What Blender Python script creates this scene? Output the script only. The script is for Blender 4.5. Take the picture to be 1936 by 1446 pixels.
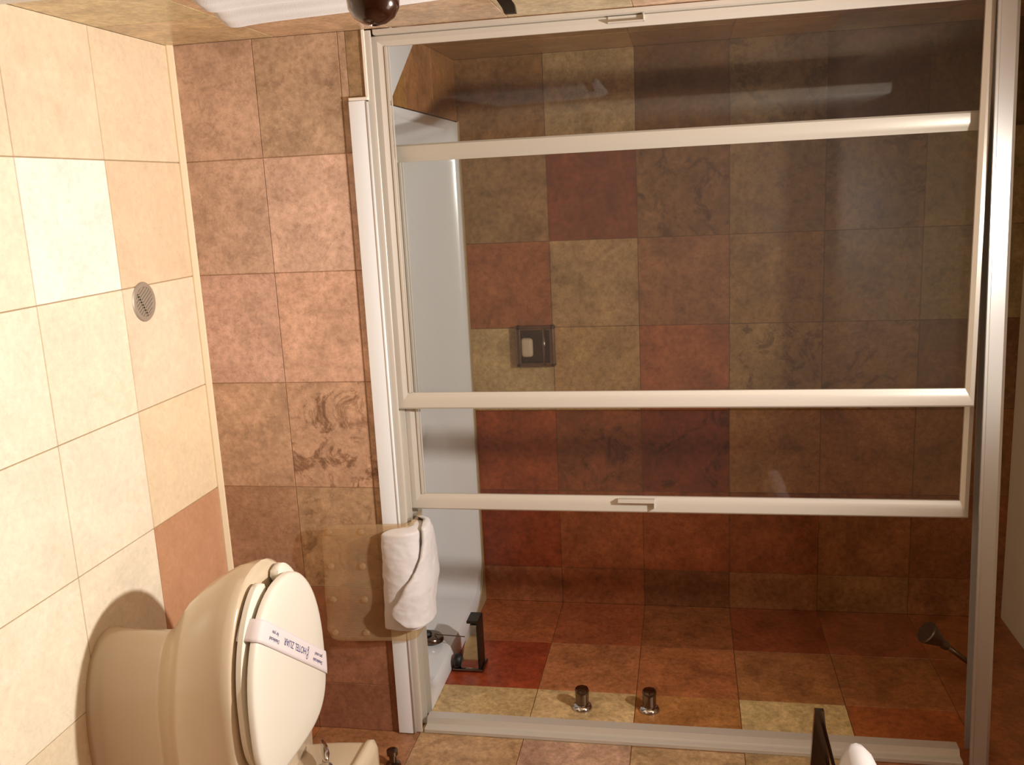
import bpy, bmesh, math, random
from mathutils import Vector, Matrix
random.seed(7)
PI = math.pi
for o in list(bpy.data.objects): bpy.data.objects.remove(o)
S = bpy.context.scene
COL = S.collection

# ---------------------------------------------------------------- camera (phone held sideways: the picture lies on its side)
ROT = ((0.9777826, 0.2040790, 0.0478850), (-0.2094196, 0.9610379, 0.1804152), (-0.0092003, -0.1864349, 0.9824242))
right = Vector((ROT[0][0], ROT[1][0], ROT[2][0])); fwd = Vector((ROT[0][1], ROT[1][1], ROT[2][1])); up = Vector((ROT[0][2], ROT[1][2], ROT[2][2]))
cd = bpy.data.cameras.new('camera'); cam = bpy.data.objects.new('camera', cd); COL.objects.link(cam)
cd.sensor_fit = 'HORIZONTAL'; cd.sensor_width = 36.0; cd.lens = 1742.73 / 1936 * 36.0
cd.clip_start = 0.02
X_, Y_, Z_ = up, -right, -fwd
M = Matrix(((X_.x, Y_.x, Z_.x, 0.41494561), (X_.y, Y_.y, Z_.y, -2.35841686), (X_.z, Y_.z, Z_.z, 1.33818869), (0, 0, 0, 1)))
cam.matrix_world = M
S.camera = cam

# ---------------------------------------------------------------- world, exposure, lights
S.view_settings.view_transform = 'Standard'; S.view_settings.look = 'None'
S.view_settings.gamma = 1; S.view_settings.use_curve_mapping = False
S.view_settings.exposure = 0.0
w = bpy.data.worlds.new('world'); S.world = w; w.use_nodes = True
w.node_tree.nodes['Background'].inputs[0].default_value = (1, .8, .6, 1)
w.node_tree.nodes['Background'].inputs[1].default_value = 0.0
LIGHT = (0.56, -0.92, 2.395)
def spot(name, loc, target, power, size, blend, radius, col):
    l = bpy.data.lights.new(name, 'SPOT'); l.energy = power; l.color = col
    l.spot_size = math.radians(size); l.spot_blend = blend; l.shadow_soft_size = radius
    o = bpy.data.objects.new(name, l); COL.objects.link(o); o.location = loc
    o.rotation_euler = (Vector(target) - Vector(loc)).to_track_quat('-Z', 'Y').to_euler()
    return o
spot('downlight_lamp', LIGHT, (0.50, -0.80, 0), 215, 156, 1.0, 0.035, (1.0, 0.95, 0.90))
# added soft fill with no fixture, placed clear of the glass's reflection
al = bpy.data.lights.new('fill_lamp', 'AREA'); al.energy = 3.0; al.color = (1.0, .94, .87); al.shape = 'RECTANGLE'; al.size = .6; al.size_y = .5
ao = bpy.data.objects.new('fill_lamp', al); COL.objects.link(ao); ao.location = (.95, -1.0, 2.412)
ao.rotation_euler = (0, 0, 0)

# ---------------------------------------------------------------- helpers
def lin(c):
    r = []
    for v in c[:3]:
        v = v / 255
        r.append(v / 12.92 if v <= .04045 else ((v + .055) / 1.055) ** 2.4)
    return (*r, 1.0)
def mat(name, col=(128, 128, 128), rough=.5, metal=0, spec=.5, coat=0, bump=0, bscale=60, noise=0, nscale=8, trans=0, sheen=0, nstretch=None):
    m = bpy.data.materials.new(name); m.use_nodes = True; nt = m.node_tree; b = nt.nodes['Principled BSDF']
    b.inputs['Base Color'].default_value = lin(col); b.inputs['Roughness'].default_value = rough
    b.inputs['Metallic'].default_value = metal; b.inputs['Specular IOR Level'].default_value = spec
    b.inputs['Coat Weight'].default_value = coat
    if sheen: b.inputs['Sheen Weight'].default_value = sheen
    tc = nt.nodes.new('ShaderNodeTexCoord')
    if noise:
        n = nt.nodes.new('ShaderNodeTexNoise'); n.inputs['Scale'].default_value = nscale; n.inputs['Detail'].default_value = 6
        nt.links.new(tc.outputs['Object'], n.inputs['Vector'])
        mx = nt.nodes.new('ShaderNodeMix'); mx.data_type = 'RGBA'
        c = lin(col); mx.inputs[6].default_value = tuple(v * (1 - noise) for v in c[:3]) + (1,); mx.inputs[7].default_value = tuple(min(1, v * (1 + noise * .6)) for v in c[:3]) + (1,)
        nt.links.new(n.outputs['Fac'], mx.inputs[0]); nt.links.new(mx.outputs[2], b.inputs['Base Color'])
    if bump:
        n = nt.nodes.new('ShaderNodeTexNoise'); n.inputs['Scale'].default_value = bscale; n.inputs['Detail'].default_value = 4
        if nstretch:
            mp = nt.nodes.new('ShaderNodeMapping'); mp.inputs['Scale'].default_value = nstretch
            nt.links.new(tc.outputs['Object'], mp.inputs[0]); nt.links.new(mp.outputs[0], n.inputs['Vector'])
        else: nt.links.new(tc.outputs['Object'], n.inputs['Vector'])
        bp = nt.nodes.new('ShaderNodeBump'); bp.inputs['Strength'].default_value = bump; bp.inputs['Distance'].default_value = .002
        nt.links.new(n.outputs['Fac'], bp.inputs['Height']); nt.links.new(bp.outputs[0], b.inputs['Normal'])
    return m
def stone(name, rough=.32, pit=.6, mott=1.0):
    """travertine: each tile's own colour comes with the mesh, clouding and pitted veins on top"""
    m = bpy.data.materials.new(name); m.use_nodes = True; nt = m.node_tree; N = nt.nodes; L = nt.links; b = N['Principled BSDF']
    b.inputs['Roughness'].default_value = rough
    at = N.new('ShaderNodeAttribute'); at.attribute_name = 'tile'
    tc = N.new('ShaderNodeTexCoord')
    ml = N.new('ShaderNodeMath'); ml.operation = 'MULTIPLY'; ml.inputs[1].default_value = 37.0; L.new(at.outputs['Alpha'], ml.inputs[0])
    cb = N.new('ShaderNodeCombineXYZ'); L.new(ml.outputs[0], cb.inputs[0]); L.new(ml.outputs[0], cb.inputs[1]); L.new(ml.outputs[0], cb.inputs[2])
    ad = N.new('ShaderNodeVectorMath'); ad.operation = 'ADD'; L.new(tc.outputs['Object'], ad.inputs[0]); L.new(cb.outputs[0], ad.inputs[1])
    def noise(sc, det, rg=.55, dist=0):
        n = N.new('ShaderNodeTexNoise'); n.inputs['Scale'].default_value = sc; n.inputs['Detail'].default_value = det
        n.inputs['Roughness'].default_value = rg; n.inputs['Distortion'].default_value = dist; L.new(ad.outputs[0], n.inputs['Vector']); return n
    def ramp(src, a, ca, bb, cb_):
        r = N.new('ShaderNodeValToRGB'); r.color_ramp.elements[0].position = a; r.color_ramp.elements[0].color = ca
        r.color_ramp.elements[1].position = bb; r.color_ramp.elements[1].color = cb_; L.new(src, r.inputs[0]); return r
    def mul(a, bsock, fac=1.0):
        x = N.new('ShaderNodeMix'); x.data_type = 'RGBA'; x.blend_type = 'MULTIPLY'; x.inputs[0].default_value = fac
        L.new(a, x.inputs[6]); L.new(bsock, x.inputs[7]); return x.outputs[2]
    cloud = ramp(noise(9, 5, .6, .5).outputs['Fac'], .32, (.66, .63, .59, 1), .68, (1.25, 1.25, 1.24, 1))
    fine = ramp(noise(55, 8, .75).outputs['Fac'], .36, (.66, .62, .56, 1), .62, (1.22, 1.22, 1.21, 1))
    c = mul(at.outputs['Color'], cloud.outputs[0], .8 * mott); c = mul(c, fine.outputs[0], .85 * mott)
    # dark patches, only in some of the tiles
    v = ramp(noise(10, 10, .75, .8).outputs['Fac'], .52, (0, 0, 0, 1), .60, (1, 1, 1, 1))
    sel = N.new('ShaderNodeMath'); sel.operation = 'MULTIPLY_ADD'; sel.inputs[1].default_value = 2.2; sel.inputs[2].default_value = -.9; sel.use_clamp = True
    L.new(at.outputs['Alpha'], sel.inputs[0])
    vm = N.new('ShaderNodeMath'); vm.operation = 'MULTIPLY'; L.new(v.outputs[0], vm.inputs[0]); L.new(sel.outputs[0], vm.inputs[1])
    vm2 = N.new('ShaderNodeMath'); vm2.operation = 'MULTIPLY'; vm2.inputs[1].default_value = pit; L.new(vm.outputs[0], vm2.inputs[0])
    x = N.new('ShaderNodeMix'); x.data_type = 'RGBA'; x.blend_type = 'MULTIPLY'; x.inputs[7].default_value = (.38, .29, .22, 1)
    L.new(vm2.outputs[0], x.inputs[0]); L.new(c, x.inputs[6])
    band = ramp(noise(7, 12, .78, 1.6).outputs['Fac'], .488, (1, 1, 1, 1), .512, (1, 1, 1, 1))
    e = band.color_ramp.elements.new(.50); e.color = (.42, .33, .25, 1)
    spots = ramp(noise(40, 3, .6).outputs['Fac'], .46, (0, 0, 0, 1), .56, (1, 1, 1, 1))
    y_ = N.new('ShaderNodeMix'); y_.data_type = 'RGBA'; y_.blend_type = 'MULTIPLY'; L.new(x.outputs[2], y_.inputs[6]); L.new(band.outputs[0], y_.inputs[7])
    sm = N.new('ShaderNodeMath'); sm.operation = 'MULTIPLY'; sm.inputs[1].default_value = pit * .8; L.new(spots.outputs[0], sm.inputs[0]); L.new(sm.outputs[0], y_.inputs[0])
    L.new(y_.outputs[2], b.inputs['Base Color'])
    bp = N.new('ShaderNodeBump'); bp.inputs['Strength'].default_value = .25; bp.inputs['Distance'].default_value = .0015
    L.new(noise(60, 6, .6).outputs['Fac'], bp.inputs['Height']); L.new(bp.outputs[0], b.inputs['Normal'])
    return m
def link(name, me, m=None, parent=None, smooth=False):
    o = bpy.data.objects.new(name, me); COL.objects.link(o)
    if m: me.materials.append(m)
    if parent: o.parent = parent
    if smooth:
        for p in me.polygons: p.use_smooth = True
    return o
def obj(name, bm, m, parent=None, smooth=False, auto=None):
    bmesh.ops.recalc_face_normals(bm, faces=bm.faces)
    me = bpy.data.meshes.new(name); bm.to_mesh(me); bm.free()
    o = link(name, me, m, parent, smooth)
    if auto is not None:
        for p in me.polygons: p.use_smooth = True
        me.set_sharp_from_angle(angle=math.radians(auto))
    return o
def empty(name, loc, label, cat, group=None):
    o = bpy.data.objects.new(name, None); COL.objects.link(o); o.location = loc
    o['label'] = label; o['category'] = cat
    if group: o['group'] = group
    return o
def tag(o, label, cat, group=None):
    o['label'] = label; o['category'] = cat
    if group: o['group'] = group
    return o
def struct(o, label=None, cat=None):
    o['kind'] = 'structure'
    if label: o['label'] = label
    if cat: o['category'] = cat
    return o
def box(bm, a, b, bev=0, seg=2):
    a = Vector(a); b = Vector(b); lo = Vector(map(min, a, b)); hi = Vector(map(max, a, b))
    r = bmesh.ops.create_cube(bm, size=1, matrix=Matrix.Translation((lo + hi) / 2) @ Matrix.Diagonal((*(hi - lo), 1)))
    if bev:
        es = {e for v in r['verts'] for e in v.link_edges}
        bmesh.ops.bevel(bm, geom=list(es), offset=bev, segments=seg, affect='EDGES', profile=.5)
def loft(bm, rings, cap0=True, cap1=True, closed=True):
    vr = [[bm.verts.new(p) for p in r] for r in rings]
    for a, b in zip(vr, vr[1:]):
        n = len(a)
        for i in range(n if closed else n - 1):
            j = (i + 1) % n; bm.faces.new((a[i], a[j], b[j], b[i]))
    if cap0: bm.faces.new(vr[0][::-1])
    if cap1: bm.faces.new(vr[-1])
    return vr
def tube(bm, pts, r, n=12, cap=True):
    pts = [Vector(p) for p in pts]; rings = []
    rad = r if isinstance(r, (list, tuple)) else [r] * len(pts)
    prev = None
    for i, p in enumerate(pts):
        t = (pts[min(i + 1, len(pts) - 1)] - pts[max(i - 1, 0)]).normalized()
        if prev is None:
            s = t.cross(Vector((0, 0, 1)));
            if s.length < .1: s = t.cross(Vector((1, 0, 0)))
            s.normalize()
        else: s = (prev - t * prev.dot(t)).normalized()
        prev = s; u = t.cross(s)
        rings.append([p + (s * math.cos(2 * PI * k / n) + u * math.sin(2 * PI * k / n)) * rad[i] for k in range(n)])
    loft(bm, rings, cap, cap)
def lathe(bm, prof, n=28, mtx=Matrix()):
    rings = [[mtx @ Vector((r * math.cos(2 * PI * k / n), r * math.sin(2 * PI * k / n), z)) for k in range(n)] for r, z in prof]
    loft(bm, rings)
def axis_m(loc, d):
    return Matrix.Translation(loc) @ Vector(d).to_track_quat('Z', 'Y').to_matrix().to_4x4()
def prism(bm, prof, ext):
    """closed profile (list of 3D points) swept by a vector"""
    ext = Vector(ext); loft(bm, [[Vector(p) for p in prof], [Vector(p) + ext for p in prof]])
def rrect(x0, x1, y0, y1, r, z, n=6):
    out = []
    for cx, cy, a0 in ((x1 - r, y1 - r, 0), (x0 + r, y1 - r, PI / 2), (x0 + r, y0 + r, PI), (x1 - r, y0 + r, 3 * PI / 2)):
        for k in range(n + 1):
            a = a0 + PI / 2 * k / n; out.append(Vector((cx + r * math.cos(a), cy + r * math.sin(a), z)))
    return out
def tile_wall(name, O, U, V, ul, vl, cols, m, thick=.05, g=.0022, grout=(150, 118, 84), backing=True):
    """one mesh: a backing slab and raised tiles. ul / vl are joint positions along U and V, cols(i, j) gives (sRGB, patchiness)"""
    O, U, V = Vector(O), Vector(U), Vector(V); Nn = U.cross(V).normalized()
    bm = bmesh.new(); lay = bm.loops.layers.float_color.new('tile')
    def quad(ps, c):
        f = bm.faces.new([bm.verts.new(p) for p in ps])
        for l in f.loops: l[lay] = c
    P = lambda u, v, h: O + U * u + V * v + Nn * h
    gc = (*lin(grout)[:3], .3)
    u0, u1, v0, v1 = ul[0], ul[-1], vl[0], vl[-1]
    h = .0015
    a = [(u0, v0), (u1, v0), (u1, v1), (u0, v1)]
    quad([P(u, v, -h) for u, v in a], gc)
    quad([P(u, v, -thick) for u, v in a[::-1]], gc)
    for k in range(4):
        (ua, va), (ub, vb) = a[k], a[(k + 1) % 4]
        quad([P(ua, va, -thick), P(ub, vb, -thick), P(ub, vb, -h), P(ua, va, -h)], gc)
    for i in range(len(ul) - 1):
        for j in range(len(vl) - 1):
            r = cols(i, j)
            if r is None: continue
            c, patch = r; cl = (*lin(c)[:3], patch)
            a0 = ul[i] + (g / 2 if i else 0); a1 = ul[i + 1] - (g / 2 if i < len(ul) - 2 else 0)
            b0 = vl[j] + (g / 2 if j else 0); b1 = vl[j + 1] - (g / 2 if j < len(vl) - 2 else 0)
            e = .0008
            q = [(a0, b0), (a1, b0), (a1, b1), (a0, b1)]; qi = [(a0 + e, b0 + e), (a1 - e, b0 + e), (a1 - e, b1 - e), (a0 + e, b1 - e)]
            quad([P(u, v, 0) for u, v in qi], cl)
            for k in range(4):
                k2 = (k + 1) % 4
                quad([P(*q[k], -h), P(*q[k2], -h), P(*qi[k2], 0), P(*qi[k], 0)], cl)
    me = bpy.data.meshes.new(name); bm.to_mesh(me); bm.free()
    return struct(link(name, me, m))

# ---------------------------------------------------------------- materials
T_wall = stone('travertine_wall', .30, .85)
T_front = stone('travertine_tub_front', .32, .9, .78)
T_floor = stone('travertine_floor', .30, .30, .24)
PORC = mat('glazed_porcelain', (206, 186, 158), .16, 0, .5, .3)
PLAST = mat('seat_plastic', (228, 220, 204), .28, 0, .45)
TUB = mat('tub_enamel', (226, 226, 226), .18, 0, .5, .2)
ALU = mat('white_satin_aluminium', (204, 196, 184), .32, .25, .5, 0, .05, 300, nstretch=(1, 1, 1))
ALUH = mat('brushed_aluminium', (208, 206, 202), .33, .65, .5)
CAULK = mat('cream_caulk', (236, 216, 180), .55)
CHROME = mat('chrome', (205, 200, 195), .10, 1)
DCHROME = mat('tarnished_chrome', (120, 105, 92), .2, 1)
DARK = mat('dark_metal', (52, 44, 34), .4, .7)
BLACK = mat('black_rubber', (14, 12, 10), .5)
TOWEL = mat('white_terry', (214, 208, 206), .95, 0, .1, 0, 0.5, 700, .06, 30, sheen=.3)
WHITE = mat('white_paint', (225, 220, 208), .5)
BRONZE = mat('oiled_bronze', (52, 24, 10), .18, .4, .6, .4)
STEEL = mat('drain_steel', (182, 172, 156), .45, .5)
PAPER = mat('paper', (222, 210, 208), .75, 0, .2)
INK = mat('printed_ink', (72, 74, 120), .8)
PLASTER = mat('ceiling_plaster', (215, 200, 170), .8, noise=.04)
# door glass: clear, hazy room reflection painted in as a faint pale diffuse
def glass():
    m = bpy.data.materials.new('door_glass'); m.use_nodes = True; nt = m.node_tree; N = nt.nodes; L = nt.links
    N.remove(N['Principled BSDF']); out = N['Material Output']
    t = N.new('ShaderNodeBsdfTransparent'); t.inputs[0].default_value = (.975, .977, .97, 1)
    gl = N.new('ShaderNodeBsdfGlossy'); gl.inputs['Roughness'].default_value = .03; gl.inputs[0].default_value = (1, 1, 1, 1)
    d = N.new('ShaderNodeBsdfDiffuse'); d.inputs[0].default_value = (.66, .66, .63, 1)
    fr = N.new('ShaderNodeFresnel'); fr.inputs[0].default_value = 1.45
    a = N.new('ShaderNodeMixShader'); a.inputs[0].default_value = .008; L.new(t.outputs[0], a.inputs[1]); L.new(d.outputs[0], a.inputs[2])
    geo = N.new('ShaderNodeNewGeometry'); inv = N.new('ShaderNodeMath'); inv.operation = 'SUBTRACT'; inv.inputs[0].default_value = 1; L.new(geo.outputs['Backfacing'], inv.inputs[1])
    fm = N.new('ShaderNodeMath'); fm.operation = 'MULTIPLY'; L.new(fr.outputs[0], fm.inputs[0]); L.new(inv.outputs[0], fm.inputs[1])
    b = N.new('ShaderNodeMixShader'); L.new(fm.outputs[0], b.inputs[0]); L.new(a.outputs[0], b.inputs[1]); L.new(gl.outputs[0], b.inputs[2])
    L.new(b.outputs[0], out.inputs[0]); return m
GLASS = glass()
def matplastic():
    m = bpy.data.materials.new('clear_vinyl'); m.use_nodes = True; nt = m.node_tree; N = nt.nodes; L = nt.links
    b = N['Principled BSDF']; b.inputs['Base Color'].default_value = lin((214, 186, 150)); b.inputs['Roughness'].default_value = .3
    out = N['Material Output']; t = N.new('ShaderNodeBsdfTransparent'); t.inputs[0].default_value = (.96, .9, .8, 1)
    a = N.new('ShaderNodeMixShader'); a.inputs[0].default_value = .22; L.new(t.outputs[0], a.inputs[1]); L.new(b.outputs[0], a.inputs[2]); L.new(a.outputs[0], out.inputs[0])
    tc = N.new('ShaderNodeTexCoord'); wv = N.new('ShaderNodeTexWave'); wv.inputs['Scale'].default_value = 60; wv.bands_direction = 'X'; L.new(tc.outputs['Object'], wv.inputs['Vector'])
    bp = N.new('ShaderNodeBump'); bp.inputs['Strength'].default_value = .5; bp.inputs['Distance'].default_value = .001; L.new(wv.outputs['Fac'], bp.inputs['Height']); L.new(bp.outputs[0], b.inputs['Normal'])
    return m
VINYL = matplastic()

# ---------------------------------------------------------------- the room
W = 1.974; D = .909; RIM = .557; H = 2.42; YB = -3.0
Lc, Mc, Rc, Dc, Oc = (212, 182, 140), (194, 148, 106), (176, 108, 70), (128, 88, 56), (176, 142, 96)
def jit(c, s=8): return tuple(max(0, min(255, v + random.uniform(-s, s))) for v in c)
# floor
FU = [0.0] + [.3 + .305 * k for k in range(6)]; FU = [u for u in FU if u < W - .02] + [W]
FV = [YB] + [y for y in [-.342 - .305 * k for k in range(9)][::-1] if y > YB + .02] + [0.0]
nV = len(FV) - 1
def fcol(i, j):
    r = nV - 1 - j      # 0 = the narrow row along the tub
    if r == 0:
        return [((238, 216, 184), .2), ((234, 208, 174), .4), ((242, 220, 192), .25), ((238, 216, 180), .2), ((202, 152, 116), .5), ((190, 128, 88), .4), ((200, 140, 100), .3)][min(i, 6)]
    if r == 1: return [((242, 218, 188), .3), ((253, 250, 238), .15), ((248, 234, 208), .2), ((246, 234, 210), .2), ((244, 232, 208), .2), ((236, 220, 190), .2), ((232, 210, 176), .2)][min(i, 6)]
    if r == 2: return [((244, 222, 192), .3), ((248, 238, 212), .15), ((248, 238, 214), .2), ((246, 234, 210), .2), ((244, 234, 210), .2), ((236, 220, 190), .2), ((232, 210, 176), .2)][min(i, 6)]
    return jit((244, 230, 204), 5), .2
tile_wall('floor', (0, 0, 0), (1, 0, 0), (0, 1, 0), FU, FV, fcol, T_floor, .06, .0022, (170, 150, 118))
bm = bmesh.new(); box(bm, (-.06, YB - .05, H), (W + .05, D + .05, H + .05)); struct(obj('ceiling', bm, PLASTER))
# front of the raised tub, cream strip at its foot
AU = [0.0, .3, .605, .91, 1.215, 1.52, 1.825, W]; AZ = [0.0, .237, .471, .491]
acol = {0: [((166, 134, 104), .3), ((168, 136, 106), .3), ((174, 138, 110), .2), ((164, 130, 96), .35), ((146, 112, 80), .4), ((134, 90, 62), .4), ((130, 86, 60), .4)],  # right-hand tiles darker: toilet's shade and light falloff put into their colour
        1: [((154, 126, 94), .55), ((178, 144, 114), .25), ((176, 138, 106), .3), ((166, 130, 96), .9), ((152, 122, 86), .7), ((134, 92, 62), .5), ((130, 88, 60), .4)]}
tile_wall('wall_tub_side', (0, 0, 0), (1, 0, 0), (0, 0, 1), AU, AZ, lambda i, j: (lambda c: (tuple(min(255, v * k) for v, k in zip(c[0], (1.19, 1.215, 1.36))), c[1]))(acol[0][i] if j == 0 else acol[1][i]), T_front, .03, .0018, (156, 122, 94))
tile_wall('trim_3', (0, 0, .4915), (1, 0, 0), (0, 0, 1), [0, .170], [0, .048], lambda i, j: ((154, 126, 94), .5), T_wall, .03)
bm = bmesh.new(); prism(bm, [(0, 0.0, 0), (0, -.012, 0), (0, -.012, .004), (0, -.004, .014), (0, 0.0, .016)], (W, 0, 0)); struct(obj('baseboard_tub_side', bm, CAULK))
# back wall of the alcove
BU = [-.035, .2895, .598, .9065, 1.215, 1.5235, 1.832, W]
BZ = [0.2, .551, .8625, 1.174, 1.4855, 1.797, 2.1085, H]
bc = [
 [(Dc, .2)] * 7,
 [((150, 106, 66), .3), ((158, 116, 76), .35), ((166, 98, 58), .3), ((196, 160, 112), .2), ((160, 80, 42), .25), ((148, 70, 38), .3), ((168, 100, 62), .3)],
 [((172, 136, 94), .3), ((134, 66, 38), .35), ((176, 134, 90), .3), ((184, 140, 92), .3), ((142, 78, 46), .9), ((158, 86, 48), .3), ((160, 92, 54), .3)],
 [((124, 82, 46), .35), ((140, 94, 56), .9), ((160, 104, 66), .5), ((170, 96, 56), .35), ((130, 62, 36), .9), ((154, 82, 46), .3), ((138, 84, 52), .3)],
 [((146, 112, 70), .8), ((162, 122, 78), .45), ((168, 124, 76), .55), ((170, 130, 82), .95), ((164, 110, 64), .4), ((148, 82, 46), .3), ((160, 104, 64), .4)],
 [((112, 72, 40), .4), ((150, 110, 66), .8), ((156, 118, 72), .55), ((162, 118, 72), .8), ((158, 102, 58), .4), ((156, 98, 58), .5), ((160, 110, 66), .4)],
 [((120, 86, 50), .4), ((162, 132, 88), .3), ((158, 130, 90), .3), ((140, 98, 64), .4), ((156, 104, 62), .4), ((150, 92, 54), .4), ((160, 104, 64), .4)],
]
def lift(c, k=.90, q=6):
    c = tuple(v + (v - n) * .18 for v, n in zip(c, (144, 100, 62)))     # a little more difference from tile to tile
    return tuple(max(20, min(240, v * k + q * f)) for v, f in zip(c, (.4, 1, 1)))
tile_wall('wall_back', (0, D, 0), (1, 0, 0), (0, 0, 1), BU, BZ, lambda i, j: (lift(bc[j][i][0]), bc[j][i][1]), T_wall, .05, .0018, (112, 78, 50))
# right wall: alcove part and room part
RZ = [0, .24, .551, .8625, 1.174, 1.4855, 1.797, 2.1085, H]
rc_front = [(Dc, .2), (Rc, .3), ((196, 158, 108), .3), ((204, 166, 118), .25), ((178, 118, 66), .3), ((206, 172, 120), .25), ((168, 94, 50), .4), ((160, 96, 54), .4)]
rc_mid = [(Dc, .2), (Rc, .3), ((158, 70, 38), .2), ((176, 110, 68), .35), ((172, 104, 62), .35), ((170, 112, 66), .4), ((166, 106, 62), .4), ((160, 96, 54), .4)]
rc_back = [(Dc, .2), (Rc, .3), ((166, 92, 52), .3), ((160, 86, 50), .3), ((156, 94, 54), .6), ((150, 80, 46), .5), ((156, 90, 54), .4), ((160, 96, 54), .4)]
rc_out = [(Rc, .3), ((158, 118, 84), .3), ((176, 146, 112), .6), ((186, 156, 126), .4), ((178, 148, 112), .5), ((180, 150, 112), .4), ((156, 106, 70), .4), ((150, 104, 68), .4)]
RY = [YB, -2.45, -2.14, -1.835, -1.53, -1.225, -.92, -.61, -.305, 0.0, .277, .585, D]
def rcol(i, j):
    if i < 9: c, q = rc_out[j]; return jit(c, 6), q
    c, q = (rc_front, rc_mid, rc_back)[i - 9][j]; return lift(c, .98, 9), q
tile_wall('wall_right', (W, 0, 0), (0, -1, 0), (0, 0, 1), [-y for y in RY[::-1]], RZ, lambda i, j: rcol(11 - i, j), T_wall, .05, .002, (116, 80, 50))
LZ = [0, .3, .61, .915, 1.22, 1.525, 1.83, 2.13, H]
LYr = [YB, -2.44, -2.14, -1.83, -1.53, -1.22, -.92, -.61, -.305, 0.0]
tile_wall('wall_left', (0, 0, 0), (0, 1, 0), (0, 0, 1), LYr, LZ, lambda i, j: (jit((212, 188, 148) if j < 1 else (204, 176, 148), 6), .35), T_wall, .05, .002, (200, 160, 112))
tile_wall('wall_left_alcove', (-.035, 0, 0), (0, 1, 0), (0, 0, 1), [0.0, .3, .6, D], RZ, lambda i, j: (jit((168, 128, 80), 8), .4), T_wall, .05, .002)
tile_wall('wall_front', (0, YB, 0), (-1, 0, 0), (0, 0, 1), [-W, -1.66, -1.35, -1.05, -.74, -.44, 0], LZ, lambda i, j: (jit((206, 160, 118), 8), .3), T_wall, .05, .002)
# tiled ledge at the left end of the tub, with the white corner piece let into it
tile_wall('trim_1', (-.035, 0.03, RIM - .004), (1, 0, 0), (0, 1, 0), [0, .205], [0, .27, .57, .879], lambda i, j: (jit((160, 112, 70), 6), .4), T_wall, .05, .002)
bm = bmesh.new(); tri = [(-.03, .085, 0), (.168, .085, 0), (.166, .12, 0), (-.03, .40, 0)]
loft(bm, [[Vector(p) + Vector((0, 0, RIM - .003)) for p in tri], [Vector(p) + Vector((0, 0, RIM + .006)) for p in tri]]); struct(obj('trim_2', bm, TUB))

# tan strip laid along the tub's far rim, and the white caulk along the ledge
bm = bmesh.new(); o_ = [(.172, D - .001), (W - .001, D - .001), (W - .001, D - .17)]; i_ = [(W - .020, D - .17), (W - .032, D - .125), (W - .062, D - .075), (W - .11, D - .042), (W - .18, D - .028), (W - .30, D - .022), (.172, D - .018)]
loft(bm, [[Vector((x, y, RIM)) for x, y in o_ + i_], [Vector((x, y, RIM + .004)) for x, y in o_ + i_]]); struct(obj('trim_4', bm, mat('tan_rim_strip', (178, 156, 118), .5, noise=.15, nscale=30)))
bm = bmesh.new(); box(bm, (0, -.005, .536), (.172, 0, .5445), .0015); box(bm, (.164, -.013, .492), (.1715, -.001, .5445), .002); struct(obj('trim_5', bm, mat('white_caulk', (235, 225, 212), .5)))

# ---------------------------------------------------------------- bathtub
tub = empty('bathtub', (1.07, .45, 0), 'white enamel bathtub set behind the tiled front under the sliding glass doors', 'bathtub')
def P(o, parent):          # keep world place when parenting to an empty that is moved
    o.parent = parent; o.matrix_parent_inverse = Matrix.Translation(-Vector(parent.location)); return o
bm = bmesh.new()
x0, x1, y0, y1 = .172, W - .002, -.012, D - .002
rings = [rrect(x0, x1, y0, y1, .004, .492), rrect(x0, x1, y0, y1, .004, RIM - .024), rrect(x0 + .003, x1, y0 + .004, y1, .004, RIM - .018),
         rrect(x0 + .003, x1, y0 + .10, y1, .004, RIM - .016), rrect(x0 + .003, x1, .09, y1, .004, RIM),
         rrect(.19, W - .045, .105, D - .03, .10, RIM), rrect(.205, W - .06, .12, D - .042, .10, RIM - .012),
         rrect(.235, W - .075, .135, D - .055, .11, RIM - .10), rrect(.30, W - .10, .16, D - .08, .13, .26), rrect(.36, W - .14, .20, D - .12, .12, .19), rrect(.45, W - .22, .28, D - .2, .10, .17)]
loft(bm, rings, False, True)
P(obj('basin', bm, TUB, auto=40), tub)
bm = bmesh.new(); tube(bm, [(x0 + .004, y0 + .003, RIM - .017), (x1 - .004, y0 + .003, RIM - .017)], .0042, 8)
P(obj('front_lip', bm, TUB, smooth=True), tub)
# overflow plate on the tub's end wall with its stopper chain
ovx = W - .088; ovc = Vector((ovx, .42, .478)); dn = Vector((-1, 0, .12)).normalized()
bm = bmesh.new(); lathe(bm, [(.001, .010), (.024, .010), (.037, .007), (.042, .0), (.042, -.006), (.001, -.006)], 28, axis_m(ovc, dn)); P(obj('overflow_plate', bm, DCHROME, auto=40), tub)

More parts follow.
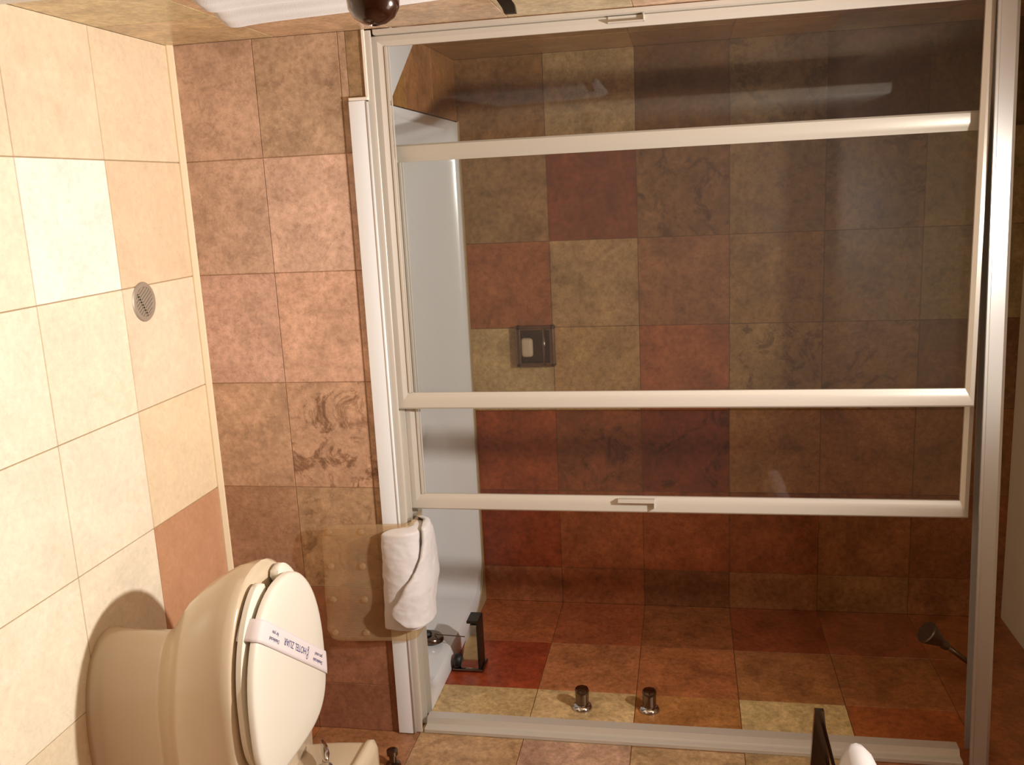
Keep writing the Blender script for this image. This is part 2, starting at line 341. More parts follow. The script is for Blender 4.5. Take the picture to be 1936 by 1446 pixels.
# ---------------------------------------------------------------- enclosure frame
fr = empty('shower_enclosure_frame', (W / 2, .04, 0), 'pale aluminium surround of the tub enclosure with top header and bottom track', 'shower frame')
bm = bmesh.new()
prism(bm, [(0, 0, .541), (0, 0, .556), (0, .003, .560), (0, .006, .556), (0, .010, .548), (0, .046, .548), (0, .047, .562), (0, .051, .562), (0, .052, .548), (0, .080, .548), (0, .081, .568), (0, .085, .568), (0, .086, .541)], (W - .006, 0, 0))
for v in bm.verts: v.co.x += .003
P(obj('bottom_track', bm, ALU, auto=40), fr)
bm = bmesh.new()
prism(bm, [(0, -.004, 2.042), (0, -.004, 2.048), (0, -.001, 2.050), (0, -.001, 2.078), (0, .004, 2.086), (0, .086, 2.086), (0, .086, 2.052), (0, .082, 2.052), (0, .082, 2.080), (0, .048, 2.080), (0, .048, 2.056), (0, .045, 2.056), (0, .045, 2.080), (0, .003, 2.080), (0, .003, 2.042)], (W - .006, 0, 0))
for v in bm.verts: v.co.x += .003; v.co.z += .036 * v.co.x / W - .012 + (.004 if v.co.z > 2.07 else 0)
P(obj('header_rail', bm, ALUH, auto=30), fr)
for nm, xa, xb in (('left', .002, .012), ('right', W - .030, W - .002)):
    bm = bmesh.new(); s = 1 if nm == 'left' else -1; wall = xa if s == 1 else xb; inn = xb if s == 1 else xa
    pr = [(wall, .0), (wall + s * .010, .0), (wall + s * .012, .004), (wall + s * .012, .03), (inn, .036), (inn, .070), (wall + s * .008, .076), (wall + s * .008, .086), (wall, .086)]
    prism(bm, [(x, y, .566 if True else 0) for x, y in pr], (0, 0, 1.468 if nm == 'left' else 1.484))
    P(obj('jamb', bm, ALU, auto=30), fr)

# ---------------------------------------------------------------- sliding doors
def door(name, xa, xb, yc, z0, z1, label, handle_x, hz, style):
    d = empty(name, ((xa + xb) / 2, yc, z0), label, 'shower door', 'sliding glass panels over the tub')
    sw, rh, th = .045, .036, .011
    def bar(nm, pts4, inward):
        # mitred hollow-looking bar with a rounded front: profile from outer to inner edge
        prof = [(0, th * .4), (0, -th * .6), (.10, -th), (.55, -th * 1.0), (.82, -th * .55), (1, -th * .3), (1, th * .4)]
        (oa, ob), (ia, ib) = pts4
        r0 = [Vector((oa[0] + (ia[0] - oa[0]) * t, yc + y, oa[1] + (ia[1] - oa[1]) * t)) for t, y in prof]
        r1 = [Vector((ob[0] + (ib[0] - ob[0]) * t, yc + y, ob[1] + (ib[1] - ob[1]) * t)) for t, y in prof]
        bm = bmesh.new(); loft(bm, [r0, r1]); P(obj(nm, bm, ALU, auto=25), d)
    A, B, Cc, Dd = (xa, z0), (xb, z0), (xb, z1), (xa, z1)
    a, b, c, e = (xa + sw * (.6 if style == 'A' else 1), z0 + rh), (xb - sw, z0 + rh), (xb - sw, z1 - rh * .6), (xa + sw * (.6 if style == 'A' else 1), z1 - rh * .6)
    bar('stile', ((A, Dd), (a, e)), 1); bar('stile', ((B, Cc), (b, c)), 1)
    bar('bottom_rail', ((A, B), (a, b)), 1); bar('top_rail', ((Dd, Cc), (e, c)), 1)
    bm = bmesh.new(); box(bm, (a[0] - .006, yc - .002, a[1] - .006), (b[0] + .006, yc + .002, c[1] + .004)); P(obj('glass_pane', bm, GLASS), d)
    # thin bead where the glass meets the bottom rail
    bm = bmesh.new(); box(bm, (a[0], yc - .007, a[1] - .001), (b[0], yc - .0035, a[1] + .006), .001); box(bm, (a[0], yc - .005, a[1] + .008), (b[0], yc - .0025, a[1] + .012), .0008)
    P(obj('glazing_bead', bm, ALU), d)
    bm = bmesh.new(); y = yc - th
    if style == 'A':
        box(bm, (handle_x, y - .004, hz), (handle_x + .017, y, hz + .088), .001); box(bm, (handle_x + .014, y - .018, hz), (handle_x + .017, y - .003, hz + .088), .001); box(bm, (handle_x, y - .018, hz + .085), (handle_x + .017, y - .003, hz + .088), .0008)
    else:
        box(bm, (handle_x, y - .016, hz), (handle_x + .010, y + .001, hz + .10), .001); box(bm, (handle_x + .009, y - .016, hz + .097), (handle_x + .028, y + .001, hz + .10), .0008)
    P(obj('finger_pull', bm, ALU), d)
    return d
door('sliding_door', .014, .992, .028, .551, 2.034, 'outer sliding glass panel on the left half of the tub with a small finger pull', .016, 1.158, 'A')
door('sliding_door', .284, 1.296, .066, .555, 2.046, 'inner sliding glass panel whose right stile with finger pull overlaps the open side', 1.253, 1.15, 'B')

# ---------------------------------------------------------------- soap dish on the back wall
sd = empty('soap_dish', (.97, D, .80), 'square chrome soap dish set into the tiled back wall behind the glass', 'soap dish')
bm = bmesh.new(); sx0, sx1, sz0, sz1 = .896, 1.046, .732, .872
for a, b in (((sx0, sz0), (sx0 + .016, sz1)), ((sx1 - .016, sz0), (sx1, sz1)), ((sx0, sz0), (sx1, sz0 + .018)), ((sx0, sz1 - .018), (sx1, sz1))):
    box(bm, (a[0], D - .035, a[1]), (b[0], D - .001, b[1]), .004)
P(obj('frame', bm, DCHROME), sd)
bm = bmesh.new(); box(bm, (sx0 + .01, D - .006, sz0 + .01), (sx1 - .01, D - .0005, sz1 - .01)); P(obj('back_plate', bm, DARK), sd)
bm = bmesh.new(); tube(bm, [(sx0 + .008, D - .040, sz1 - .036), (sx1 - .008, D - .040, sz1 - .036)], .0055, 12); P(obj('grab_bar', bm, DCHROME, smooth=True), sd)
bm = bmesh.new(); box(bm, (sx0 + .045, D - .032, sz0 + .016), (sx1 - .035, D - .008, sz0 + .06), .012, 4); o = obj('soap_bar', bm, mat('soap', (190, 170, 140), .5), smooth=True)
tag(o, 'small pale soap lying in the chrome dish on the back wall', 'soap')

# ---------------------------------------------------------------- taps, spout, shower head on the right wall
def knob(y, z, label):
    k = empty('tap_knob', (W, y, z), label, 'tap', 'round tap knobs on the right wall')
    bm = bmesh.new(); lathe(bm, [(.001, 0.001), (.031, 0.001), (.031, .004), (.026, .012), (.018, .016), (.001, .016)], 28, axis_m((W, y, z), (-1, 0, 0))); P(obj('flange', bm, CHROME, auto=50), k)
    bm = bmesh.new()
    n = 32; rings = []
    for r, h in ((.0185, .014), (.0195, .030), (.0205, .050), (.0215, .060), (.019, .066), (.012, .068)):
        rings.append([axis_m((W, y, z), (-1, 0, 0)) @ Vector(((r * (1 + .03 * math.cos(8 * a))) * math.cos(a), (r * (1 + .03 * math.cos(8 * a))) * math.sin(a), h)) for a in [2 * PI * q / n for q in range(n)]])
    loft(bm, rings); P(obj('handle', bm, DCHROME, auto=50), k)
    return k
knob(.183, 1.015, 'chrome tap knob nearer the tub spout, lower of the two on right wall')
knob(.191, 1.218, 'chrome tap knob higher on the right wall, further above the spout')
sp = empty('tub_spout', (W, .39, .60), 'chrome waterfall tub spout low on the right wall with dark diverter', 'spout')
bm = bmesh.new(); box(bm, (W - .012, .355, .562), (W - .001, .435, .668), .004); P(obj('wall_plate', bm, DCHROME), sp)
bm = bmesh.new()
def sec(x, z0, z1, ya, yb, t=.006): return [Vector((x, ya, z0)), Vector((x, yb, z0)), Vector((x, yb, z1)), Vector((x, ya, z1))]
loft(bm, [sec(W - .010, .592, .652, .362, .428), sec(W - .09, .606, .652, .364, .426), sec(W - .165, .628, .650, .366, .424)]); P(obj('spout_body', bm, CHROME), sp)
bm = bmesh.new(); box(bm, (W - .178, .360, .650), (W - .010, .430, .6585), .002); box(bm, (W - .182, .360, .618), (W - .172, .430, .6585), .003); P(obj('top_plate', bm, DARK), sp)
bm = bmesh.new(); lathe(bm, [(.001, .0), (.021, .0), (.022, .02), (.017, .026), (.001, .026)], 24, axis_m((W - .034, .37, .592), (-.25, -.2, -1))); P(obj('diverter_knob', bm, BLACK, smooth=True), sp)
ch = empty('stopper_chain', ovc + dn * .01, 'thin bead chain slung from the overflow plate to the tub spout', 'chain')
pts = []
e0 = ovc + dn * .012 + Vector((0, .0, .012)); e1 = Vector((W - .12, .372, .606))
for k in range(13):
    t = k / 12; q = e0.lerp(e1, t); q.z -= .012 * math.sin(PI * t); pts.append(q)
bm = bmesh.new(); tube(bm, pts, .0012, 6)
for k in range(40):
    t = k / 39; q = e0.lerp(e1, t); q.z -= .012 * math.sin(PI * t); bmesh.ops.create_icosphere(bm, subdivisions=1, radius=.0022, matrix=Matrix.Translation(q))
P(obj('bead_chain', bm, DCHROME), ch)
bm = bmesh.new(); lathe(bm, [(.001, 0), (.014, 0), (.016, .006), (.012, .013), (.001, .014)], 20, axis_m(ovc + dn * .0105 + Vector((0, -.006, -.014)), dn)); P(obj('plug', bm, BLACK), ch)

sh = empty('overhead_shower', (W, .46, 2.2), 'dark chrome shower head on a slanting arm at the top of the right wall', 'shower head')
bm = bmesh.new(); tube(bm, [(W - .002, .47, 2.225), (W - .03, .465, 2.215), (W - .06, .458, 2.19), (W - .128, .450, 2.106)], .0085, 12); P(obj('arm', bm, DCHROME, smooth=True), sh)
bm = bmesh.new(); lathe(bm, [(.001, 0), (.026, 0), (.024, .006), (.012, .010), (.001, .010)], 24, axis_m((W - .001, .47, 2.225), (-1, 0, 0))); P(obj('flange', bm, DCHROME), sh)
bm = bmesh.new(); lathe(bm, [(.001, -.012), (.013, -.012), (.015, .0), (.013, .012), (.017, .018), (.020, .024), (.034, .060), (.037, .070), (.034, .074), (.001, .072)], 28, axis_m((W - .122, .451, 2.112), (-.62, -.12, -.78))); P(obj('spray_head', bm, mat('dull_chrome', (112, 100, 84), .35, .8), auto=40), sh)

# ---------------------------------------------------------------- floor drain
dr = empty('floor_drain', (.645, -.258, 0), 'round slotted metal floor drain in the pale floor tiles', 'drain')
bm = bmesh.new(); lathe(bm, [(.036, .0012), (.038, .0040), (.047, .0035), (.050, .0006), (.050, .0003), (.036, .0003)], 40, Matrix.Translation((.645, -.258, 0)))
bm.faces.ensure_lookup_table()
P(obj('rim', bm, STEEL, auto=40), dr)
bm = bmesh.new(); lathe(bm, [(.001, .0004), (.0365, .0004), (.0365, .0010), (.001, .0010)], 32, Matrix.Translation((.645, -.258, 0))); P(obj('drain_well', bm, mat('drain_shadow', (58, 38, 26), .8)), dr)
bm = bmesh.new(); ang = math.radians(-58)
Rm = Matrix.Translation((.645, -.258, 0)) @ Matrix.Rotation(ang, 4, 'Z')
def plank(ua, ub, va, vb):
    vs = [Rm @ Vector((u, v, z)) for z in (.0011, .0036) for u, v in ((ua, va), (ub, va), (ub, vb), (ua, vb))]
    v = [bm.verts.new(p) for p in vs]
    for f in ((3, 2, 1, 0), (4, 5, 6, 7), (0, 1, 5, 4), (1, 2, 6, 5), (2, 3, 7, 6), (3, 0, 4, 7)): bm.faces.new([v[i] for i in f])
for k in range(-4, 5):
    v = k * .0084; hl = math.sqrt(max(0, .0372 ** 2 - v * v)); plank(-hl, hl, v - .0022, v + .0022)
plank(.010, .0155, -.034, .034)
P(obj('grate', bm, STEEL), dr)

# ---------------------------------------------------------------- toilet
TY = -.585
def egg(xf, xb, hw, z, xw=None, n=48, pf=2.1, pb=3.0, yc=TY):
    xw = xw if xw is not None else xf + (xb - xf) * .56; out = []
    for k in range(n):
        a = 2 * PI * k / n; c, s = math.cos(a), math.sin(a)
        p = pf if c < 0 else pb; L_ = (xw - xf) if c < 0 else (xb - xw)
        out.append(Vector((xw + L_ * math.copysign(abs(c) ** (2 / p), c), yc + hw * math.copysign(abs(s) ** (2 / p), s), z)))
    return out
to = empty('toilet', (1.6, TY, 0), 'cream one-piece toilet with closed lid beside the tub', 'toilet')
bm = bmesh.new()
R_ = [(0.0, 1.372, 1.86, .112, 1.60), (.012, 1.368, 1.86, .114, 1.60), (.03, 1.372, 1.86, .104, 1.60), (.10, 1.372, 1.86, .098, 1.62), (.165, 1.368, 1.86, .100, 1.62), (.188, 1.352, 1.865, .108, 1.60),
      (.212, 1.318, 1.87, .128, 1.58), (.245, 1.275, 1.88, .148, 1.54), (.295, 1.236, 1.89, .167, 1.50), (.345, 1.210, 1.90, .179, 1.47), (.38, 1.198, 1.90, .185, 1.46), (.398, 1.196, 1.90, .185, 1.46), (.406, 1.204, 1.895, .178, 1.46)]
rings = [egg(a, b, h, z, xw, pb=5) for z, a, b, h, xw in R_]
rings += [egg(1.262, 1.60, .122, .406, 1.44, pb=2.6), egg(1.272, 1.592, .112, .392, 1.44, pb=2.6), egg(1.29, 1.56, .10, .33, 1.44, pb=2.4), egg(1.36, 1.52, .06, .26, 1.45, pb=2.2)]
loft(bm, rings)
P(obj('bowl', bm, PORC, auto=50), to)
bm = bmesh.new()
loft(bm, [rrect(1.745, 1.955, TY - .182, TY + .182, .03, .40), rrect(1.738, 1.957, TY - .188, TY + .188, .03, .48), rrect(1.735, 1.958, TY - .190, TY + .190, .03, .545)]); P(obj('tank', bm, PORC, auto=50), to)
bm = bmesh.new()
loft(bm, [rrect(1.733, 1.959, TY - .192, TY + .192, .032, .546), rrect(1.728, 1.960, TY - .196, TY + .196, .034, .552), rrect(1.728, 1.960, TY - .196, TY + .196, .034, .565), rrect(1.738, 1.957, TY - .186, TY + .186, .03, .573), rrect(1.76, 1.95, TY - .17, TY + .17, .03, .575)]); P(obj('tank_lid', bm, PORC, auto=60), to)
# seat: open at the front
bm = bmesh.new(); secs = []
def outer(a):
    e = egg(1.203, 1.635, .181, 0, 1.46, 720, 2.1, 3.2); return e[int(round(a / (2 * PI) * 720)) % 720]
def inner(a):
    e = egg(1.262, 1.575, .112, 0, 1.45, 720, 2.1, 2.6); return e[int(round(a / (2 * PI) * 720)) % 720]
EO = egg(1.203, 1.635, .181, 0, 1.46, 720, 2.1, 3.2); EI = egg(1.255, 1.575, .115, 0, 1.45, 720, 2.1, 2.6)
gap = 24; idx = list(range(360 + gap, 720 + 360 - gap + 1, 6))
n_ = len(idx)
for q, i in enumerate(idx):
    po, pi_ = EO[i % 720], EI[i % 720]; t = min(q, n_ - 1 - q); s = 1 if t > 4 else (.35, .66, .84, .94, .985)[t]
    mid = (po + pi_) / 2; po = mid + (po - mid) * s; pi_ = mid + (pi_ - mid) * s
    zz = .412; hh = .019
    pr = [(0, .2), (0, .8), (.12, 1), (.85, 1), (1, .7), (1, .25), (.85, 0), (.12, 0)]
    secs.append([Vector((*(po.lerp(pi_, u)).xy, zz + hh * v)) for u, v in pr])
loft(bm, secs); P(obj('seat', bm, PLAST, auto=50), to)
for sx, sy in ((1.42, -.146), (1.42, .146), (1.55, -.14), (1.55, .14)):
    bm = bmesh.new(); box(bm, (sx - .012, TY + sy - .008, .4055), (sx + .012, TY + sy + .008, .4135), .002)
    P(obj('seat_bumper', bm, PLAST), to)
bm = bmesh.new()
LX = dict(xf=1.228, xb=1.650, xw=1.475)
def lidring(ins, z): return egg(LX['xf'] + ins, LX['xb'] - ins, .187 - ins, z, LX['xw'], 64, 2.15, 3.4)
loft(bm, [lidring(.006, .4395), lidring(0, .442), lidring(0, .452), lidring(.004, .4565), lidring(.012, .459), lidring(.06, .4605)])
P(obj('lid', bm, PLAST, auto=50), to)
for sy in (-.075, .075):
    bm = bmesh.new(); tube(bm, [(1.652, TY + sy - .02, .428), (1.652, TY + sy + .02, .428)], .0115, 14); box(bm, (1.642, TY + sy - .012, .4055), (1.662, TY + sy + .012, .428), .002); P(obj('hinge', bm, PLAST, auto=40), to)
lev = bmesh.new(); lathe(lev, [(.001, 0), (.017, 0), (.015, .007), (.008, .012), (.008, .020), (.001, .020)], 24, axis_m((1.7365, -.525, .488), (-1, 0, 0)))
P(obj('lever_flange', lev, CHROME, auto=40), to)
bm = bmesh.new(); tube(bm, [(1.714, -.531, .492), (1.711, -.51, .484), (1.709, -.485, .470), (1.708, -.462, .455)], [.006, .009, .0085, .004], 12); P(obj('flush_lever', bm, CHROME, smooth=True), to)

# paper band round the closed lid, printed
pb = empty('paper_band', (1.42, -.55, .462), 'printed white paper hygiene band wrapped across the toilet lid', 'paper band')
c0 = Vector((1.272, -.735)); c1 = Vector((1.535, -.398)); dv = (c1 - c0).normalized(); nv = Vector((-dv.y, dv.x)) ; hwid = .024
L_ = (c1 - c0).length
def line_at(t):          # height of the band over lid and seat edges along the crossing line
    return c0 + dv * t
def hit(sign):           # where the lid's outline meets the crossing line at each side, by sampling
    best = None
    for k in range(2001):
        t = -0.1 + (L_ + .2) * k / 2000; p = line_at(t); best = t if best is None else best
    return best
def inside(p, ins=0):
    hw = .187 - ins; xw = LX['xw']; a = (xw - LX['xf'] - ins) if p.x < xw else (LX['xb'] - ins - xw); e = 2.15 if p.x < xw else 3.4
    return (abs(p.x - xw) / a) ** e + (abs(p.y - TY) / hw) ** e <= 1
def edges(off):
    ts = [t for t in [(-.12 + (L_ + .24) * k / 3000) for k in range(3001)] if inside(line_at(t) + nv * off)]
    return ts[0], ts[-1]
bm = bmesh.new(); rows = []
for q in range(7):
    off = -hwid + 2 * hwid * q / 6; ta, tb = edges(off); base = lambda t: line_at(t) + nv * off
    prof = [(ta - .0015, .404 + .006), (ta - .003, .425), (ta - .003, .440), (ta - .0022, .455), (ta + .004, .4600), (ta + .012, .4618), (ta + .06, .4624), ((ta + tb) / 2, .4624), (tb - .06, .4624), (tb - .012, .4618), (tb - .004, .4600), (tb + .0022, .455), (tb + .003, .440), (tb + .003, .425), (tb + .0015, .410)]
    rows.append([Vector((*base(t), z)) for t, z in prof])
vr = [[bm.verts.new(p) for p in r] for r in rows]
for a, b in zip(vr, vr[1:]):
    for i in range(len(a) - 1): bm.faces.new((a[i], a[i + 1], b[i + 1], b[i]))
o = obj('band', bm, PAPER, smooth=True); P(o, pb)
md = o.modifiers.new('thickness', 'SOLIDIFY'); md.thickness = .0003; md.offset = 1
def text(s, pos, size, m, parent, name='printed_text', bdir=None):
    cu = bpy.data.curves.new('t', 'FONT'); cu.body = s; cu.size = size; cu.align_x = 'CENTER'; cu.align_y = 'CENTER'
    cu.extrude = .00005
    to_ = bpy.data.objects.new('t', cu); COL.objects.link(to_)
    dg = bpy.context.evaluated_depsgraph_get(); dg.update(); me = bpy.data.meshes.new_from_object(to_.evaluated_get(dg))
    bpy.data.objects.remove(to_); bpy.data.curves.remove(cu)
    b = -dv; u = Vector((-b.y, b.x)); Mx = Matrix(((b.x, u.x, 0, pos[0]), (b.y, u.y, 0, pos[1]), (0, 0, 1, pos[2]), (0, 0, 0, 1)))
    me.transform(Mx); me.materials.clear(); return P(link(name, me, m), parent)
ZT = .4632
def at(px, t_off, s_off): q = line_at(t_off) + nv * s_off; return (q.x, q.y, ZT)
mid = L_ * .52
text('HOTEL ZUAR', at(0, mid - .012, 0.002), .0215, INK, pb)
text('Desinfectado', at(0, mid + .132, -.007), .0115, INK, pb); text('para usted', at(0, mid + .132, .007), .0115, INK, pb)
text('Disinfected', at(0, mid - .128, -.006), .0115, INK, pb); text('for you', at(0, mid - .128, .008), .0115, INK, pb)
bm = bmesh.new(); ce = Vector(at(0, mid + .064, 0))
for s_, rr in ((-.009, .0052), (.0015, .0062), (.0105, .0040)):
    cc = ce + Vector((nv.x, nv.y, 0)) * s_
    rings = [[cc + Vector((math.cos(2 * PI * k / 20) * r, math.sin(2 * PI * k / 20) * r, z)) for k in range(20)] for r, z in ((rr, 0), (rr, .0001), (rr - .0014, .0001), (rr - .0014, 0))]
    loft(bm, rings, False, False)
P(obj('printed_emblem', bm, INK), pb)

# ---------------------------------------------------------------- rubber mat over the tub edge
mt = empty('bath_mat', (1.49, -.03, .56), 'clear vinyl bath mat hanging over the tub edge under the white hand towel', 'bath mat')
bm = bmesh.new(); rows = []
mx0, mx1 = 1.31, 1.664
path = [(-.046, .322), (-.042, .40), (-.034, .48), (-.028, .54), (-.022, .564), (-.008, .576), (.02, .579), (.06, .580), (.092, .580), (.104, .572), (.110, .55), (.118, .50), (.128, .44)]
def resample(pp, n):
    ds = [0]
    for a, b in zip(pp, pp[1:]): ds.append(ds[-1] + math.dist(a, b))
    out = []
    for k in range(n + 1):
        s = ds[-1] * k / n; i = max(j for j in range(len(ds)) if ds[j] <= s + 1e-9); i = min(i, len(pp) - 2)
        t = (s - ds[i]) / (ds[i + 1] - ds[i]); out.append(tuple(pp[i][c] + (pp[i + 1][c] - pp[i][c]) * t for c in (0, 1)))
    return out, ds[-1]
rp, plen = resample(path, 40); nx = 26
for i, (y, z) in enumerate(rp):
    s = plen * i / 40; r = .035; ins = 0
    if s < r: ins = r - math.sqrt(max(0, r * r - (r - s) ** 2))
    if plen - s < r: ins = r - math.sqrt(max(0, r * r - (r - (plen - s)) ** 2))
    sk = .012 * (1 - i / 40)
    rows.append([Vector((mx0 + sk * 0 + ins + (mx1 - mx0 - 2 * ins) * k / nx, y - .003 * math.sin(k * .5), z - .010 * k / nx)) for k in range(nx + 1)])
vr = [[bm.verts.new(p) for p in r] for r in rows]
for a, b in zip(vr, vr[1:]):
    for i in range(nx): bm.faces.new((a[i], a[i + 1], b[i + 1], b[i]))
o = obj('mat_sheet', bm, VINYL, smooth=True); P(o, mt); md = o.modifiers.new('thickness', 'SOLIDIFY'); md.thickness = .0025
for a in range(4):
    for b in range(2):
        cx = mx0 + .022 + a * .102; cz = .345 + b * .092; cy = -.0465 + (cz - .322) * .07
        bm = bmesh.new(); lathe(bm, [(.001, .006), (.005, .006), (.009, .002), (.011, .0), (.001, .0)], 16, axis_m((cx, cy - .0015, cz - .010 * (cx - mx0) / .354), (0, -1, 0))); P(obj('suction_cup', bm, VINYL, smooth=True), mt)

# ---------------------------------------------------------------- towels
def cloth(name, prof_fn, x0, x1, nx, m, parent=None, thick=.006, amp=.003, seed=1):
    """a folded cloth: closed or open section in the y-z plane, swept along x"""
    rnd = random.Random(seed); bm = bmesh.new(); rows = []
    for i in range(nx + 1):
        t = i / nx; rows.append([Vector((x0 + (x1 - x0) * t + p[2] if len(p) > 2 else x0 + (x1 - x0) * t, p[0], p[1])) for p in prof_fn(t)])
    vr = [[bm.verts.new(p) for p in r] for r in rows]; n = len(vr[0])
    for a, b in zip(vr, vr[1:]):
        for i in range(n): bm.faces.new((a[i], a[(i + 1) % n], b[(i + 1) % n], b[i]))
    bm.faces.new(vr[0][::-1]); bm.faces.new(vr[-1])
    o = obj(name, bm, m, smooth=True)
    s = o.modifiers.new('sub', 'SUBSURF'); s.levels = 2; s.render_levels = 3
    tx = bpy.data.textures.get('rumple') or bpy.data.textures.new('rumple', 'CLOUDS'); tx.noise_scale = .045
    dm = o.modifiers.new('rumple', 'DISPLACE'); dm.texture = tx; dm.strength = .007; dm.mid_level = .5; dm.texture_coords = 'GLOBAL'
    if parent: P(o, parent)
    return o
ht = empty('hand_towel', (1.48, .03, .585), 'folded white hand towel draped over the vinyl mat on the tub edge', 'towel')
def wob(t, k, a): return a * math.sin(7 * t + k) + a * .5 * math.sin(17 * t + 2 * k)
def back(t): return .070 + .055 * math.sin(PI * min(1, t * 1.05)) ** 1.3 + .004 * math.sin(11 * t)
def contour(t):
    b = wob(t, 1, .003); yb_ = back(t)
    return [(-.056 - .003 * math.sin(9 * t), .484 + .012 * (1 - t)), (-.068 - .006 * math.sin(PI * t), .530), (-.064, .572 + b), (-.044, .596 + b), (-.018, .604 + b), (.020, .606), (yb_ - .035, .603), (yb_ - .010, .588), (yb_ - .006, .555)]
def lower(t):      # thick saddle over the edge
    c = contour(t); yb_ = back(t)
    return c + [(yb_ - .018, .556), (yb_ - .024, .582), (.04, .5835), (.0, .5835), (-.018, .582), (-.032, .566), (-.041, .53), (-.044, .492 + .012 * (1 - t))]
cloth('lower_fold', lower, 1.322, 1.622, 22, TOWEL, ht)
def along(c, f0, n, off):
    ds = [0]
    for a, b in zip(c, c[1:]): ds.append(ds[-1] + math.dist(a, b))
    out = []
    for k in range(n):
        q = ds[-1] * (f0 + (1 - f0) * k / (n - 1)); i = min(max(m for m in range(len(ds)) if ds[m] <= q + 1e-9), len(c) - 2)
        u = (q - ds[i]) / (ds[i + 1] - ds[i]); a, b = c[i], c[i + 1]; L2 = math.dist(a, b)
        nrm = (-(b[1] - a[1]) / L2, (b[0] - a[0]) / L2)
        out.append((a[0] + (b[0] - a[0]) * u + nrm[0] * off, a[1] + (b[1] - a[1]) * u + nrm[1] * off))
    return out
def upper(t):      # the top flap, laid so that its edge runs slantwise from the top down over the front
    f0 = .50 - .40 * t ** .9 + .03 * math.sin(6 * t)
    c = contour(t)
    if t > .86: f0 += (t - .86) * 1.6
    o_ = along(c, f0, 10, .015 + .004 * math.sin(PI * t) + .002 * math.sin(14 * t)); i_ = along(c, f0, 10, .003)
    return [(o_[0][0], o_[0][1])] + o_[1:] + i_[::-1]
cloth('top_flap', upper, 1.316, 1.606, 26, TOWEL, ht)

# bath towel on the rail at the left wall
tr = empty('towel_rail', (0, -.8, 1.06), 'dark metal towel rail with angular brackets on the left wall', 'towel rail')
bm = bmesh.new(); tube(bm, [(.075, -.69, 1.045), (.075, -1.32, 1.045)], .008, 12); P(obj('rail', bm, DARK, smooth=True), tr)
for yb_ in (-.69, -1.32):
    bm = bmesh.new()
    for ya in (yb_ - .006,):
        pr = [(.001, .985), (.001, .96), (.106, 1.030), (.116, 1.034), (.116, 1.054), (.102, 1.052), (.012, .992)]
        prism(bm, [(x, ya, z) for x, z in pr], (0, .012, 0))
    P(obj('bracket', bm, DARK, auto=30), tr)
bt = empty('bath_towel', (.075, -.8, 1.05), 'white terry bath towel hanging from the rail on the left wall', 'towel')
bm = bmesh.new(); rows = []
ny = 24
for i in range(ny + 1):
    t = i / ny; y = -.690 - .50 * t
    e = .10 * (1 - t) ** 0
    zb = .515 + .115 * t; f = .004 * math.sin(22 * t) + .003 * math.sin(47 * t)
    def ysh(z): return y - .11 * (1 - t) * (z - .515)
    pr = [(.088 + f, zb), (.098 + f, zb + .004), (.101 + f, zb + .03), (.096 + f, zb + .06), (.096 + f, .75), (.094, 1.02), (.088, 1.054), (.075, 1.060), (.062, 1.054), (.057, 1.02), (.050, .75), (.044 + f * .5, zb + .05), (.048, zb + .03), (.056, zb + .032), (.062, .75), (.067, 1.03), (.075, 1.0535), (.0832, 1.04), (.086, .75), (.086 + f, zb + .06)]
    rows.append([Vector((x, ysh(z), z)) for x, z in pr])
loft(bm, rows); o = obj('towel_cloth', bm, TOWEL, smooth=True); P(o, bt); s = o.modifiers.new('sub', 'SUBSURF'); s.levels = 1; s.render_levels = 2

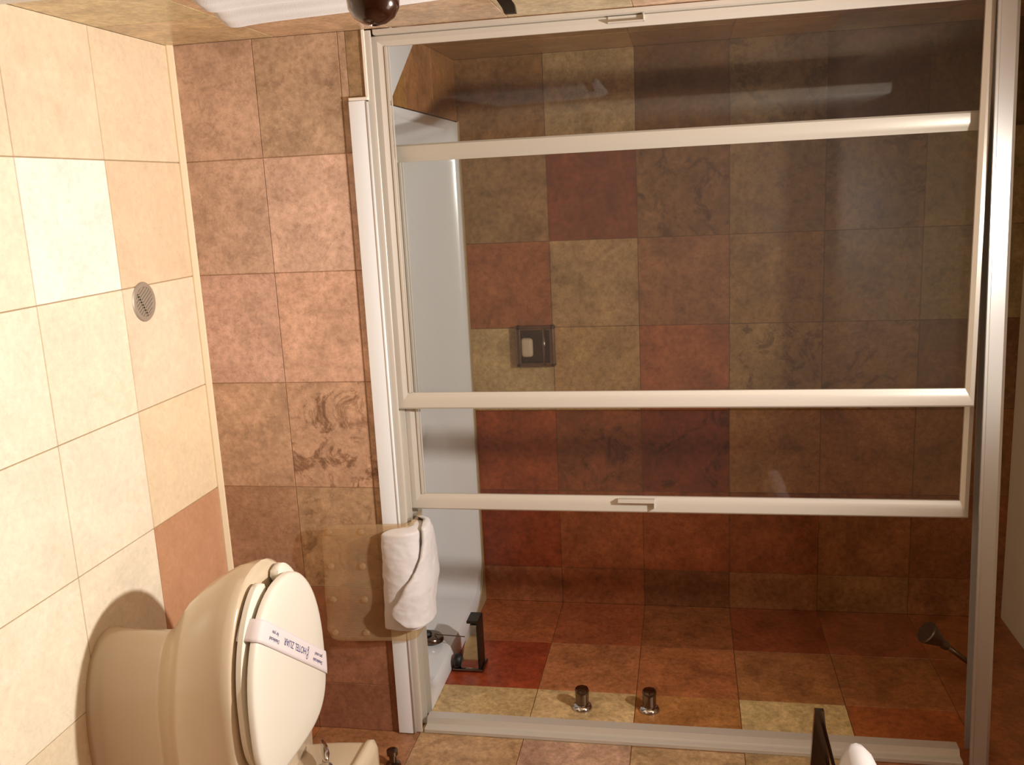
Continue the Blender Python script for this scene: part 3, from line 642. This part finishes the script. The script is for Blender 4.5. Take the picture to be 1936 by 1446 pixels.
# the room door, standing open against the left wall; only its knob reaches into view
bm = bmesh.new(); box(bm, (.105, -1.98, .012), (.140, -1.19, 2.06), .003); dd = struct(obj('door_1', bm, WHITE))
bm = bmesh.new(); lathe(bm, [(.001, 0), (.028, 0), (.026, .005), (.012, .008), (.011, .020), (.001, .020)], 24, axis_m((.140, -1.25, .979), (1, 0, 0))); o = obj('door_knob', bm, BRONZE, auto=50); o.parent = dd
bm = bmesh.new(); lathe(bm, [(.001, .018), (.012, .018), (.020, .023), (.028, .033), (.0315, .046), (.030, .058), (.024, .068), (.014, .0745), (.006, .0765), (.0055, .0745), (.001, .0745)], 36, axis_m((.140, -1.25, .979), (1, 0, 0))); k = obj('knob_ball', bm, BRONZE, auto=60); k.parent = dd

# towel shelf on the right wall above the toilet
ts = empty('towel_shelf', (W, -.6, 1.6), 'dark chrome towel shelf arm on the right wall above the toilet', 'towel shelf')
def arm(y):
    bm = bmesh.new()
    pr = [(1.468, 1.585), (1.468, 1.603), (1.60, 1.618), (W - .002, 1.70), (W - .002, 1.56), (1.60, 1.578)]
    prism(bm, [(x, y - .006, z) for x, z in pr], (0, .012, 0)); P(obj('arm', bm, DCHROME, auto=30), ts)
arm(-.60); arm(-1.10)
bm = bmesh.new()
for q, (xx, zz) in enumerate(((1.50, 1.602), (1.58, 1.611), (1.66, 1.626), (1.80, 1.656))): tube(bm, [(xx, -.594, zz), (xx, -1.106, zz)], .004, 8)
P(obj('shelf_bars', bm, DCHROME, smooth=True), ts)
bm = bmesh.new(); rings = []
for k in range(15):
    t = k / 14; y = -.612 - .46 * t; r = 1 if 1 < k < 13 else (.80 if k in (0, 14) else .95)
    rings.append([Vector((1.60 + .088 * r * math.cos(a), y, 1.664 + .042 * r * math.sin(a))) for a in [2 * PI * q / 20 for q in range(20)]])
loft(bm, rings); o = obj('rolled_towel', bm, TOWEL, smooth=True); tag(o, 'rolled white towel lying on the shelf arm at right wall', 'towel')

# small chrome fitting on the right wall by the toilet tank
bm = bmesh.new(); lathe(bm, [(.001, 0), (.022, 0), (.020, .006), (.010, .010), (.010, .030), (.016, .034), (.016, .046), (.001, .048)], 24, axis_m((W, -.160, .520), (-1, 0, 0)))
tag(obj('water_valve', bm, DCHROME, auto=40), 'small chrome valve on the right wall between toilet tank and tub', 'valve')
# ceiling downlight
cl = empty('ceiling_light', (LIGHT[0], LIGHT[1], H), 'round recessed ceiling downlight over the bathroom floor', 'ceiling light')
bm = bmesh.new(); lathe(bm, [(.045, 0), (.062, 0), (.062, .006), (.045, .012)], 32, axis_m((LIGHT[0], LIGHT[1], H - .0005), (0, 0, -1))); P(obj('trim_ring', bm, WHITE, auto=40), cl)
